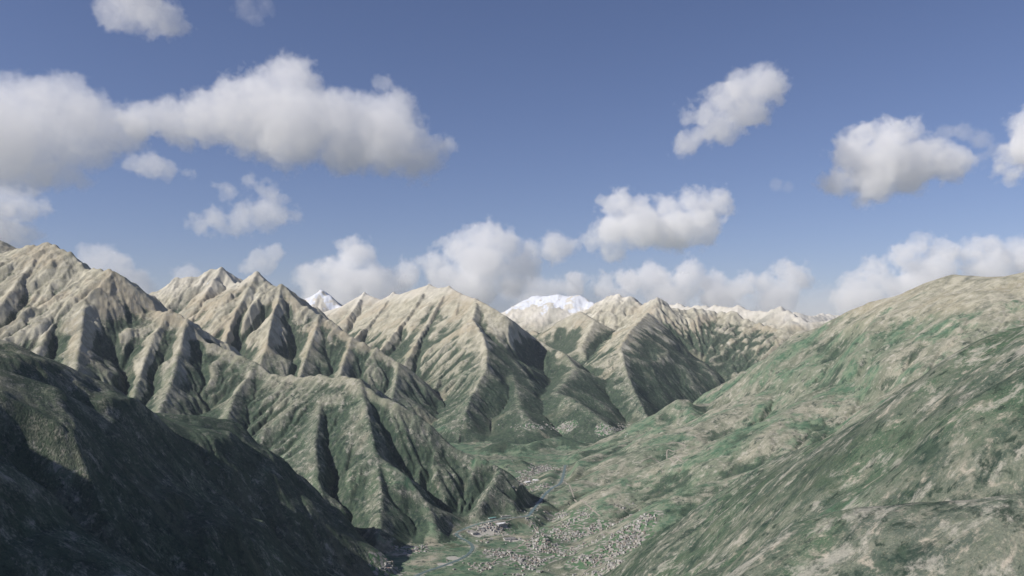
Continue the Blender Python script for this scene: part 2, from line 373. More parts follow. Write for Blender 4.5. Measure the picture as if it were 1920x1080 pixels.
# slope and curvature
gy_r = np.gradient(VZ, axis=0) / np.gradient(RR, axis=0)
gx_a = np.gradient(VZ, axis=1) / (np.gradient(AZ, axis=1) * RR)
SL = np.sqrt(gy_r ** 2 + gx_a ** 2).astype(F32)

PALE = np.zeros(VZ.shape, F32)
def fields():
    rel = VZ - VF
    big = fbm(VX / 1500, VY / 1500, 4, 70); med = fbm(VX / 420, VY / 420, 4, 80); fine = fbm(VX / 110, VY / 110, 4, 90)
    tp = np.clip(VT / 13, -1.5, 1.5)
    hr = (VR == REG.index("hill_right")); sn = (VR == REG.index("slope_near")); gr = (VR == 0); hl = VR == REG.index("hill_left")
    treeline = 1500 + 350 * big
    fo = .20 - .42 * tp + .45 * med + .3 * fine + .35 * big + np.clip((treeline - VZ) / 900, -1.2, .35) - .20 * VW
    VSF = np.where((VR == REG.index('mountain_forest')) & (VX > 1900 + (VY - 11000) * .05), .2, VS)
    fo = fo + .55 * sst(.6, .3, VSF) * sst(1800, 1500, VZ + 200 * med) * (RR > 9000)
    fo = np.where(hr, .12 - .3 * np.clip(VT / 8, -1, 1) + .9 * med + .6 * fine + .5 * big + .15 * np.clip((900 - VZ) / 900, -1, 1) + .1 * VW, fo)
    fo = np.where(sn, .42 + .7 * med + .5 * fine + .7 * big + .16 * VW, fo)
    fo = np.where(gr, .02 + .9 * med + .7 * fine + .75 * sst(12, 45, rel), fo)
    fo = np.where(hl, .72 + .5 * med + .4 * fine + .1 * VW, fo)
    m2 = fbm(VX / 420 + 3, VY / 300, 4, 100)
    me = .30 + .9 * m2 + .35 * fine + .42 * np.clip((650 - VZ) / 600, -1, 1) - .45 * SL
    me = np.where(hr, .55 + .9 * m2 + .4 * fine + .3 * big, me)
    me = np.where(sn, .22 + .6 * m2 + .4 * fine, me)
    me = np.where(gr, .80 + .8 * m2 + .4 * fine, me)
    me = me - .7 * hr * sst(1450, 1850, VZ); fo = fo - .5 * hr * sst(1450, 1850, VZ)
    rock = sst(900, 1900, VZ + 300 * med + 250 * (SL - .6) + 120 * tp)
    rock = np.where(hr | sn, hr * (.1 + .65 * sst(1400, 1750, VZ + 150 * med)), rock)
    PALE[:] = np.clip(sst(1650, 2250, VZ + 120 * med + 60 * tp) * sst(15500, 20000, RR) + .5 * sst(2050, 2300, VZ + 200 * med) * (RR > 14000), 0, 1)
    snow = sst(2450, 2800, VZ + 300 * med - 200 * tp) * (RR > 13000) * sst(1.35, .8, SL)
    snow = snow + sst(2220, 2700, VZ + 700 * med + 160 * VW - 60 * tp) * (RR > 22000) * np.isin(VR, [REG.index('mountain_snowy')]) + 0 * VZ
    return np.clip(fo, -.5, 1.5), np.clip(me, -.5, 1.5), rock, np.clip(snow, 0, 1), tp
FO, ME, RO, SN, GU = fields()

# the town, the river and its gravel, traced where they lie on the valley floor
RIVER = [(1060,872),(1052,890),(1035,912),(1020,930),(1000,950),(990,964),(970,969),(945,972),(915,977),(890,984),(868,992),(856,1000),(862,1008),(878,1016),(886,1026),(878,1038),(862,1048),(840,1057),(815,1066),(792,1074),(770,1085),(740,1100)]
rx, ry, _ = hit(*zip(*RIVER))
def smooth_line(x, y, n=8):
    P = np.stack([x, y], 1); Q = []
    for i in range(len(P) - 1):
        p0, p1, p2, p3 = P[max(i - 1, 0)], P[i], P[i + 1], P[min(i + 2, len(P) - 1)]
        for t in np.linspace(0, 1, n, endpoint=False):
            Q.append(.5 * ((2 * p1) + (p2 - p0) * t + (2 * p0 - 5 * p1 + 4 * p2 - p3) * t * t + (3 * p1 - p0 - 3 * p2 + p3) * t ** 3))
    Q.append(P[-1]); return np.array(Q)
RV = smooth_line(rx, ry)
rz = np.minimum.accumulate(height(RV[:, 0], RV[:, 1])); rz = np.minimum(rz, 130)
rz = np.convolve(np.pad(rz, 6, mode='edge'), np.ones(13) / 13, 'valid')
BED = (RV, rz.astype(F32)); VZ = carve(VX, VY, VZ)
def near_line(X, Y, L, reach=400):
    d = np.full(X.shape, 9e9, F32); box = (X > L[:, 0].min() - reach) & (X < L[:, 0].max() + reach) & (Y > L[:, 1].min() - reach) & (Y < L[:, 1].max() + reach)
    x, y = X[box], Y[box]; m = np.full(x.shape, 9e9, F32)
    for (ax, ay), (bx, by) in zip(L[:-1], L[1:]):
        dx, dy = bx - ax, by - ay
        t = np.clip(((x - ax) * dx + (y - ay) * dy) / (dx * dx + dy * dy + 1e-6), 0, 1)
        m = np.minimum(m, (x - ax - t * dx) ** 2 + (y - ay - t * dy) ** 2)
    d[box] = np.sqrt(m); return d
TOWN = [(1050,1005,95,26,1.0),(955,1045,80,30,1.2),(1130,985,75,18,1.0),(1185,962,60,12,.6),(1100,1055,90,24,.9),(1180,1015,45,16,.6),(1010,1040,60,25,.8),(1040,965,50,9,.6),
        (925,990,45,11,.5),(1000,900,32,22,.8),(1020,880,25,8,.4),(1165,805,45,10,.7),(1060,800,55,8,.35),(985,800,35,6,.15),(770,1030,28,12,.3),(1250,955,45,9,.4),(720,1062,22,8,.2),(590,1010,20,10,.12)]
def to_px(X, Y, Z):
    c, s_ = math.cos(PITCH), math.sin(PITCH); dz = Z - CAM_Z
    dep = np.maximum(Y * c + dz * s_, 1); return 960 + X / dep * FPX, 540 - (-Y * s_ + dz * c) / dep * FPX
rsn = np.random.RandomState(5)
tp_ = [(cx + rsn.normal(0, .5) * rx_, cy + rsn.normal(0, .5) * ry_) for cx, cy, rx_, ry_, n in TOWN for _ in range(int(n * 480))]
hx, hy, ok = hit(*zip(*tp_))
ok &= (hy < 15500) & (height(hx, hy) - terrain(hx, hy, True)[2] < 260)
hx, hy = hx[ok], hy[ok]
dr = near_line(hx.astype(F32), hy.astype(F32), RV); keep = (dr > 38) & (gnoise(hx / 210, hy / 260, 71) + .5 * gnoise(hx / 80, hy / 80, 72) > .03); hx, hy = hx[keep], hy[keep]
# density of buildings on a 60 m raster, for the paved and built ground between them
gxs = np.clip(((hx + 3000) / 60).astype(int), 0, 99); gys = np.clip(((hy - 4000) / 60).astype(int), 0, 199)
DEN = np.zeros((200, 100), F32); np.add.at(DEN, (gys, gxs), 1)
for _ in range(2):
    p = np.pad(DEN, 1); DEN = (p[:-2, 1:-1] + p[2:, 1:-1] + p[1:-1, :-2] + p[1:-1, 2:] + DEN * 2) / 6
inside = (VX > -3000) & (VX < 2900) & (VY > 4000) & (VY < 15900)
UR = np.where(inside, sst(.3, 2.2, sample(DEN, (VX + 3000) / 60 - .5, (VY - 4000) / 60 - .5)), 0)
BK = .5 * sst(48, 22, near_line(VX, VY, RV) + 40 * gnoise(VX / 130, VY / 130, 44))
for gx_, gy_, gr_ in ((915, 991, 75), (893, 1002, 60), (850, 1047, 45), (835, 1058, 45), (940, 983, 40), (962, 1013, 60)):
    hx_, hy_, _ = hit([gx_], [gy_]); BK = np.maximum(BK, sst(1.5, .6, np.hypot(VX - hx_[0], VY - hy_[0]) / gr_ + .8 * gnoise(VX / 50, VY / 50, 45)))
LU = np.where(VR == REG.index("slope_near"), 1.0, np.where((VR == REG.index("hill_right")) | (VR == 0), .34 * sst(1900, 1500, VZ), np.where(VR == REG.index("hill_left"), .8, .15 + .6 * sst(1350, 500, VZ))))
print("town", len(hx), time.time() - T0)

# ------------------------------------------------------------------ materials
def new_mat(name):
    m = bpy.data.materials.new(name); m.use_nodes = True
    nt = m.node_tree; b = nt.nodes["Principled BSDF"]
    b.inputs["Roughness"].default_value = 0.95
    b.inputs["Specular IOR Level"].default_value = 0.1
    return m, nt, b
class NB:
    def __init__(s, nt): s.nt = nt
    def n(s, t, **k):
        x = s.nt.nodes.new(t)
        for a, v in k.items(): setattr(x, a, v)
        return x
    def link(s, a, b): s.nt.links.new(a, b)
    def attr(s, name): return s.n("ShaderNodeAttribute", attribute_name=name).outputs["Fac"]
    def noise(s, vec, scale, detail=4, rough=.55, dist=0):
        x = s.n("ShaderNodeTexNoise"); s.link(vec, x.inputs["Vector"]); x.inputs["Scale"].default_value = scale
        x.inputs["Detail"].default_value = detail; x.inputs["Roughness"].default_value = rough; x.inputs["Distortion"].default_value = dist
        return x.outputs["Fac"]
    def ramp(s, fac, a, b):
        x = s.n("ShaderNodeMapRange"); x.interpolation_type = 'SMOOTHSTEP'
        s.link(fac, x.inputs["Value"]); x.inputs["From Min"].default_value = a; x.inputs["From Max"].default_value = b
        return x.outputs["Result"]
    def mix(s, fac, a, b):
        x = s.n("ShaderNodeMix", data_type='RGBA')
        if isinstance(fac, float): x.inputs["Factor"].default_value = fac
        else: s.link(fac, x.inputs["Factor"])
        for v, k in ((a, 6), (b, 7)):
            if isinstance(v, tuple): x.inputs[k].default_value = (*v, 1)
            else: s.link(v, x.inputs[k])
        return x.outputs[2]
    def math(s, op, a, b=0.0, clamp=False):
        x = s.n("ShaderNodeMath", operation=op, use_clamp=clamp)
        for v, k in ((a, 0), (b, 1)):
            if isinstance(v, (int, float)): x.inputs[k].default_value = v
            else: s.link(v, x.inputs[k])
        return x.outputs[0]
def ground_material():
    m, nt, b = new_mat("mountain_ground"); q = NB(nt)
    geo = q.n("ShaderNodeNewGeometry").outputs["Position"]
    mp = q.n("ShaderNodeMapping"); q.link(geo, mp.inputs["Vector"]); mp.inputs["Scale"].default_value = (.001, .001, .0003)
    p = mp.outputs[0]                                  # kilometres, drawn out down the slope
    n1 = q.noise(p, 9, 6, .6); n2 = q.noise(p, 34, 5, .65); n3 = q.noise(p, 120, 4, .6); n0 = q.noise(p, 1.8, 4, .55)
    n4 = q.noise(p, 420, 3, .6); n5 = q.noise(p, 42, 8, .70, .5); n7 = q.noise(p, 5, 4, .5)
    def wob(x, a2, a3, a4):
        for nn, aa in ((n2, a2), (n3, a3), (n4, a4)): x = q.math('ADD', x, q.math('MULTIPLY', q.math('SUBTRACT', nn, .5), aa))
        return x
    st = q.attr("streak")
    st = q.math('ADD', st, q.math('MULTIPLY', q.math('SUBTRACT', n3, .5), .5))
    dry = q.mix(q.ramp(n1, .42, .58), (.19, .205, .155), (.38, .365, .295))
    dry = q.mix(q.ramp(n0, .46, .60), dry, (.15, .195, .14))
    dry = q.mix(q.ramp(st, .45, .95), dry, (.46, .42, .33))
    dry = q.mix(q.ramp(st, .5, .1), dry, (.10, .115, .075))
    dry = q.mix(q.math('MULTIPLY', q.ramp(n4, .60, .35), .6), dry, (.09, .10, .065))
    n6 = q.noise(p, 15, 6, .6, .6)
    lush = q.mix(q.ramp(n6, .42, .58), (.056, .088, .066), (.135, .160, .120))
    lush = q.mix(q.math('MULTIPLY', q.ramp(n0, .47, .60), .25), lush, (.15, .145, .135))
    lush = q.mix(q.math('MULTIPLY', q.ramp(n7, .48, .60), .8), lush, (.06, .11, .065))
    lush = q.mix(q.math('MULTIPLY', q.ramp(n2, .52, .64), .5), lush, (.26, .25, .20))
    lush = q.mix(q.math('MULTIPLY', q.ramp(n4, .5, .75), .7), lush, (.28, .27, .20))
    lush = q.mix(q.math('MULTIPLY', q.ramp(st, .55, 1.0), .7), lush, (.33, .30, .225))
    lush = q.mix(q.ramp(n5, .54, .68), lush, (.36, .33, .27))
    lush = q.mix(q.ramp(n5, .47, .36), lush, (.035, .052, .04))
    lu = q.math('ADD', q.attr("lush"), q.math('MULTIPLY', q.math('SUBTRACT', n1, .5), 1.2))
    dry = q.mix(q.ramp(lu, .25, .9), dry, lush)
    rock = q.mix(q.ramp(n1, .40, .62), (.31, .295, .225), (.46, .435, .34))
    rock = q.mix(q.math('MULTIPLY', q.ramp(n0, .48, .60), .7), rock, (.38, .33, .24))
    rock = q.mix(q.ramp(st, .48, .15), rock, (.17, .175, .15))
    rock = q.mix(q.ramp(st, .55, .9), rock, (.58, .56, .47))
    c = q.mix(q.attr("rock"), dry, rock)
    mead = q.mix(q.ramp(n6, .42, .58), (.068, .145, .088), (.155, .215, .14))
    g = wob(q.attr("meadow"), 1.2, .8, .3)
    c = q.mix(q.math('MULTIPLY', q.ramp(g, .4, .85), .85), c, mead)
    wood = q.mix(q.ramp(n2, .40, .60), (.019, .041, .034), (.052, .084, .056))
    wood = q.mix(q.ramp(n4, .45, .8), wood, (.11, .125, .08))
    wood = q.mix(q.math('MULTIPLY', q.ramp(st, .55, .95), .7), wood, (.20, .195, .14))
    f = wob(q.attr("forest"), 1.1, 1.3, .5)
    c = q.mix(q.math('MULTIPLY', q.ramp(f, .3, .85), .92), c, wood)
    nd = q.noise(p, 13, 9, .74, .3)
    mp2 = q.n("ShaderNodeMapping"); q.link(geo, mp2.inputs["Vector"]); mp2.inputs["Scale"].default_value = (.001, .001, .0004); mp2.inputs["Location"].default_value = (7.3, 2.1, 0)
    ne = q.noise(mp2.outputs[0], 21, 8, .72, .3)
    soft_rock = q.math('SUBTRACT', 1.0, q.math('MULTIPLY', q.attr("rock"), .75))
    c = q.mix(q.math('MULTIPLY', q.ramp(nd, .47, .37), q.math('MULTIPLY', soft_rock, .85)), c, (.022, .042, .034))
    green = q.math('SUBTRACT', 1.0, q.math('MULTIPLY', q.ramp(g, .45, .8), .75))
    green = q.math('MULTIPLY', green, q.math('SUBTRACT', 1.0, q.math('MULTIPLY', q.ramp(f, .4, .8), .7)))
    c = q.mix(q.math('MULTIPLY', q.math('MULTIPLY', q.ramp(ne, .52, .63), green), .60), c, (.42, .40, .345))
    c = q.mix(q.math('MULTIPLY', q.ramp(ne, .46, .38), q.math('MULTIPLY', soft_rock, .5)), c, (.07, .10, .07))
    vor = q.n("ShaderNodeTexVoronoi"); q.link(p, vor.inputs["Vector"]); vor.inputs["Scale"].default_value = 45
    sep = q.n("ShaderNodeSeparateColor"); q.link(vor.outputs["Color"], sep.inputs[0])
    plot = q.mix(q.ramp(sep.outputs[0], .3, .7), (.14, .16, .12), (.36, .34, .31))
    plot = q.mix(q.ramp(sep.outputs[1], .6, .62), plot, (.08, .15, .08))
    c = q.mix(q.math('MULTIPLY', q.ramp(wob(q.attr("urban"), .8, .8, .4), .35, .8), .85), c, plot)
    c = q.mix(q.math('MULTIPLY', q.ramp(wob(q.attr("bank"), 1.6, .9, 0), .35, .8), .9), c, (.44, .42, .38))
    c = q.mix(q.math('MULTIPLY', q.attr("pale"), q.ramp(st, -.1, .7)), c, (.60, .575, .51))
    s = q.math('ADD', q.attr("snow"), q.math('MULTIPLY', q.math('MULTIPLY', q.math('SUBTRACT', n1, .5), 3.2), q.ramp(q.attr("snow"), .05, .5)))
    c = q.mix(q.ramp(s, .3, .8), c, (.64, .67, .72))
    q.link(c, b.inputs["Base Color"])
    bump = q.n("ShaderNodeBump"); bump.inputs["Strength"].default_value = .6; bump.inputs["Distance"].default_value = 12
    q.link(n3, bump.inputs["Height"]); q.link(bump.outputs[0], b.inputs["Normal"])
    return m
M_GROUND = ground_material()

# ------------------------------------------------------------------ split the sheet into its hills and mountains
idx = np.arange(nr * na, dtype=np.int32).reshape(nr, na)
quads = np.stack([idx[:-1, :-1], idx[:-1, 1:], idx[1:, 1:], idx[1:, :-1]], -1).reshape(-1, 4)[:, ::-1]
QR = VR[:-1, :-1].ravel()
pos = np.stack([VX, VY, VZ], -1).reshape(-1, 3).astype(F32)
def sheet(name, quads, attrs, label=None):
    used = np.unique(quads); remap = np.zeros(nr * na, np.int32); remap[used] = np.arange(used.size)
    q = remap[quads]
    me = bpy.data.meshes.new(name)
    me.vertices.add(used.size); me.vertices.foreach_set("co", pos[used].ravel())
    me.loops.add(q.size); me.loops.foreach_set("vertex_index", q.ravel().astype(np.int32))
    me.polygons.add(len(q)); me.polygons.foreach_set("loop_start", np.arange(0, q.size, 4, dtype=np.int32))
    me.update(calc_edges=True)
    me.polygons.foreach_set("use_smooth", np.ones(len(q), bool))
    for k, v in attrs.items():
        a = me.attributes.new(k, 'FLOAT', 'POINT'); a.data.foreach_set("value", v.ravel()[used].astype(F32))
    me.materials.append(M_GROUND)
    o = bpy.data.objects.new(name, me); sc.collection.objects.link(o)
    o["kind"] = "structure"
    if label: o["label"] = label
    return o
ATTR = {"pale": PALE, "lush": LU, "urban": UR, "bank": BK, "streak": np.clip(VW * .20 + .5, 0, 1), "forest": FO, "meadow": ME, "rock": RO, "snow": SN}
LAB = {"ground": ("ground", "green valley floor with the town and river between the mountains"),
 "hill_left": ("hill", "dark shaded hill in the left foreground"),
 "mountain_left": ("mountain", "tall left mountain with a long wooded spur running down to the river"),
 "mountain_peaks": ("mountain", "grey range with three pointed peaks behind the left mountain"),
 "mountain_pyramid": ("mountain", "pale fluted mountain in the middle with a shaded right flank"),
 "mountain_forest": ("mountain", "mountain with a long dark forest slope behind the right hillside"),
 "hill_right": ("hill", "broad green and tan hillside with meadows on the right"),
 "slope_near": ("hill", "nearest slope with blurred scrub at the lower right"),
 "mountain_snowy": ("mountain", "snow covered summits on the horizon"),
 "mountain_far": ("mountain", "pale distant range along the horizon")}
for k, r in enumerate(REG):
    sel = quads[QR == k]
    if len(sel): sheet(LAB[r][0], sel, ATTR, LAB[r][1])
_a = np.linspace(0, 2 * np.pi, 97)[:-1]; _r = [47200, 60000, 80000, 110000, 160000]  # unseen outer ground ring, added to bounce sunlight up to the cloud bases
pv = [(math.sin(a) * r, math.cos(a) * r, 500.0) for r in _r for a in _a]
pf = [(i * 96 + j, i * 96 + (j + 1) % 96, (i + 1) * 96 + (j + 1) % 96, (i + 1) * 96 + j)[::-1] for i in range(4) for j in range(96)]
me = bpy.data.meshes.new("ground"); me.from_pydata(pv, [], pf); me.materials.append(M_GROUND)
o = bpy.data.objects.new("ground", me); sc.collection.objects.link(o); o["kind"] = "structure"; o["label"] = "low country added unseen beyond the mountains to light the cloud bases"
print("terrain done", time.time() - T0)


# ------------------------------------------------------------------ river, tracks, houses
def plain(name, col, rough=.9, var=.25, scale=.08):
    m, nt, b = new_mat(name); q = NB(nt)
    geo = q.n("ShaderNodeNewGeometry").outputs["Position"]
    n = q.noise(geo, scale, 3, .6)
    q.link(q.mix(q.ramp(n, .35, .65), tuple(c * (1 - var) for c in col), tuple(min(1, c * (1 + var)) for c in col)), b.inputs["Base Color"])
    b.inputs["Roughness"].default_value = rough
    return m
def ribbon(name, L, width, mat, lift, label, wobble=0):
    d = np.gradient(L, axis=0); d /= np.linalg.norm(d, axis=1, keepdims=True) + 1e-9
    nrm = np.stack([-d[:, 1], d[:, 0]], 1)
    w = width * (1 + wobble * gnoise(np.arange(len(L)) * .31, np.zeros(len(L)), 9))
    rows = []
    for f in (-.5, 0, .5):
        p = L + nrm * (w * f)[:, None]; rows.append(p)
    hs = [height(p[:, 0], p[:, 1]) for p in rows]
    top = rz if name == "river" else None
    vs = [(*map(float, p[i]), float((top if top is not None else h)[i] + lift)) for i in range(len(L)) for p, h in zip(rows, hs)]
    fs = [(3 * i + k, 3 * i + k + 1, 3 * i + k + 4, 3 * i + k + 3) for i in range(len(L) - 1) for k in (0, 1)]
    me = bpy.data.meshes.new(name); me.from_pydata(vs, [], fs); me.materials.append(mat)
    for f in me.polygons: f.use_smooth = True
    o = bpy.data.objects.new(name, me); sc.collection.objects.link(o); o["kind"] = "structure"; o["label"] = label
    return o
M_WATER = plain("river_water", (.12, .17, .165), .3, .2, .03)
M_TRACK = plain("pale_gravel", (.29, .27, .23), .95, .2, .1)
ribbon("river", RV, 24, M_WATER, 1.2, "grey green river bending through the valley floor", .5)
ROADS = [([(1225,835),(1250,832),(1272,830),(1285,838),(1266,846),(1250,852),(1268,858),(1290,861),(1262,866),(1232,864),(1200,868)], 11, "pale track zigzagging across the right hillside"),
 ([(1060,905),(1075,930),(1095,942),(1112,958),(1125,968)], 12, "pale track running down the foot of the right hillside"),
 ([(850,1000),(870,996),(905,985),(950,976),(985,970)], 10, "riverside road along the far bank of the river"),
 ([(1200,1010),(1150,1000),(1100,992),(1060,985),(1010,975)], 10, "main road of the town crossing the valley floor"),
 ([(900,1075),(930,1050),(960,1030),(985,1015),(1010,990)], 9, "side road running up through the town"),
 ([(1190,1040),(1150,1050),(1110,1062),(1090,1080)], 9, "pale lane beside the foot of the nearest slope"),
 ([(960,1008),(940,990),(925,980)], 8, "short lane from the town to the river")]
for pts, w, lab in ROADS:
    x, y, ok_ = hit(*zip(*pts)); ribbon("road", smooth_line(x, y, 10), w, M_TRACK, 1.6, lab)
# houses: walls, a gabled roof with eaves and a chimney
def house_mesh(name, L, W, Hh, rise, mats, chimney=True):
    v, f, mi = [], [], []
    def box(x0, y0, z0, x1, y1, z1, m):
        b = len(v); v.extend([(x0,y0,z0),(x1,y0,z0),(x1,y1,z0),(x0,y1,z0),(x0,y0,z1),(x1,y0,z1),(x1,y1,z1),(x0,y1,z1)])
        for q4 in ((0,1,5,4),(1,2,6,5),(2,3,7,6),(3,0,4,7),(4,5,6,7)): f.append(tuple(b + k for k in q4)); mi.append(m)
    box(-L/2, -W/2, -6, L/2, W/2, Hh, 0)
    b = len(v); e = .7
    v.extend([(-L/2-e,-W/2-e,Hh-.2),(L/2+e,-W/2-e,Hh-.2),(L/2+e,W/2+e,Hh-.2),(-L/2-e,W/2+e,Hh-.2),(-L/2-e,0,Hh+rise),(L/2+e,0,Hh+rise)])
    for q4 in ((0,1,5,4),(2,3,4,5),(1,2,5),(3,0,4),(3,2,1,0)): f.append(tuple(b + k for k in q4)); mi.append(1 if len(q4) == 4 else 0)
    if chimney: box(L*.2, W*.12, Hh+.5, L*.2+1.1, W*.12+1.1, Hh+rise+1, 0)
    me = bpy.data.meshes.new(name); me.from_pydata(v, [], f)
    for m in mats: me.materials.append(m)
    me.polygons.foreach_set("material_index", mi); return me
WALLS = [plain("cream_plaster", (.36,.345,.315)), plain("white_plaster", (.44,.435,.42)), plain("stone_wall", (.27,.25,.22))]
ROOFS = [plain("brown_tiles", (.22,.185,.155)), plain("grey_slate", (.20,.20,.195)), plain("pale_roof", (.31,.30,.28)), plain("red_tiles", (.28,.20,.17))]
KIND = [(0,0,"cream house under a brown tiled roof"),(1,1,"white house under a grey slate roof"),(0,2,"cream house under a pale roof"),(1,3,"white house under a reddish tiled roof"),(2,1,"stone house under a grey slate roof"),(1,2,"white house under a pale roof")]
HM = [house_mesh("house", L, W, Hh, rs, (WALLS[w], ROOFS[r])) for (w, r, _), (L, W, Hh, rs) in zip(KIND, [(16,11,7,3.2),(14,11,8,3.4),(22,12,9,2.6),(13,10,6.5,3),(15,10,7,3),(26,14,9,2.4)])]
order = np.argsort(hy); hx, hy = hx[order], hy[order]; hz = height(hx, hy)
# keep houses apart from each other
taken = set(); sel = []
for i in range(len(hx)):
    c = (int(hx[i] // 19), int(hy[i] // 19))
    if c in taken: continue
    taken.add(c); sel.append(i)
rs = random.Random(4)
WHERE = [(7000, "among the roofs of the valley town"), (9800, "in the village beyond the wooded spur"), (99999, "in the far hamlet below the central mountain")]
pxh, pyh = to_px(hx, hy, hz); n_ind = 0; rest = []
for i in sel:
    vis = 0 < pxh[i] < 1920 and pyh[i] < 1085
    k = rs.randrange(6); a = rs.uniform(0, math.pi); sc_ = rs.uniform(.6, 1.0)
    if n_ind < 290 and vis:
        o = bpy.data.objects.new("house", HM[k]); sc.collection.objects.link(o)
        o.location = (hx[i], hy[i], hz[i]); o.rotation_euler[2] = a; o.scale = (sc_,) * 3
        wh = next(t for lim, t in WHERE if hy[i] < lim)
        o["label"] = "small " + KIND[k][2] + " " + wh; o["category"] = "house"; o["group"] = "houses " + wh
        n_ind += 1
    else: rest.append((i, k, a, sc_))
vs, fs, mi = [], [], []
for i, k, a, sc_ in rest:
    me = HM[k]; b = len(vs); ca, sa = math.cos(a) * sc_, math.sin(a) * sc_
    for v in me.vertices: vs.append((hx[i] + v.co.x * ca - v.co.y * sa, hy[i] + v.co.x * sa + v.co.y * ca, hz[i] + v.co.z * sc_))
    for p in me.polygons: fs.append([b + q_ for q_ in p.vertices]); mi.append(KIND[k][0] if p.material_index == 0 else 3 + KIND[k][1])
me = bpy.data.meshes.new("distant_houses"); me.from_pydata(vs, [], fs)
for m in WALLS + ROOFS: me.materials.append(m)
me.polygons.foreach_set("material_index", mi)
o = bpy.data.objects.new("distant_houses", me); sc.collection.objects.link(o); o["kind"] = "stuff"; o["label"] = "mass of small houses in the town and the farther villages"
# the large halls
HALLS = [((940,969),(958,966),16,7,"pale_roof","long pale roofed hall along the far bank of the river",2),
 ((916,973),(929,971),22,7,"teal","turquoise roofed hall at the end of the long riverside hall",4),
 ((884,1001),(893,999),34,9,"pale_roof","white roofed hall inside the river bend, nearest the water",2),
 ((896,992),(906,991),30,9,"pale_roof","white roofed hall inside the river bend, behind the one by the water",2),
 ((932,985),(945,983),34,9,"white","bright white hall between the river and the town",5),
 ((945,1012),(966,1011),62,9,"grey","large flat grey roofed hall in the middle of the town",1),
 ((984,906),(992,904),40,9,"white","white hall in the village beyond the wooded spur, on its near side",5),
 ((1000,902),(1010,900),40,9,"white","white hall in the village beyond the wooded spur, beside the river",5)]
M_TEAL = plain("teal_roof", (.16,.33,.31)); M_WHITE = plain("white_roof", (.72,.72,.72))
for (a, b, W, Hh, kind, lab, _k) in HALLS:
    x, y, _ = hit([a[0], b[0]], [a[1], b[1]]); L = float(np.hypot(x[1] - x[0], y[1] - y[0])); L = min(max(L, 30), 170)
    rm = {"teal": M_TEAL, "white": M_WHITE, "grey": ROOFS[1]}.get(kind, ROOFS[2])
    r = bpy.data.objects.new("hall", None); sc.collection.objects.link(r)
    cx, cy = float(x.mean()), float(y.mean()); r.location = (cx, cy, float(height([cx], [cy])[0])); r.rotation_euler[2] = math.atan2(y[1] - y[0], x[1] - x[0])
    r["label"] = lab; r["category"] = "hall"; r["group"] = "large halls of the valley"
    me = bpy.data.meshes.new("wall"); v = [(-L/2,-W/2,-6),(L/2,-W/2,-6),(L/2,W/2,-6),(-L/2,W/2,-6),(-L/2,-W/2,Hh),(L/2,-W/2,Hh),(L/2,W/2,Hh),(-L/2,W/2,Hh)]
    me.from_pydata(v, [], [(0,1,5,4),(1,2,6,5),(2,3,7,6),(3,0,4,7)]); me.materials.append(WALLS[1])
    w_ = bpy.data.objects.new("wall", me); sc.collection.objects.link(w_); w_.parent = r
    me = bpy.data.meshes.new("roof"); e = 1; v = [(-L/2-e,-W/2-e,Hh),(L/2+e,-W/2-e,Hh),(L/2+e,W/2+e,Hh),(-L/2-e,W/2+e,Hh),(-L/2-e,0,Hh+W*.09),(L/2+e,0,Hh+W*.09)]
    me.from_pydata(v, [], [(0,1,5,4),(2,3,4,5),(1,2,5),(3,0,4),(3,2,1,0)]); me.materials.append(rm)
    w_ = bpy.data.objects.new("roof", me); sc.collection.objects.link(w_); w_.parent = r
print("houses", n_ind, len(rest), time.time() - T0)

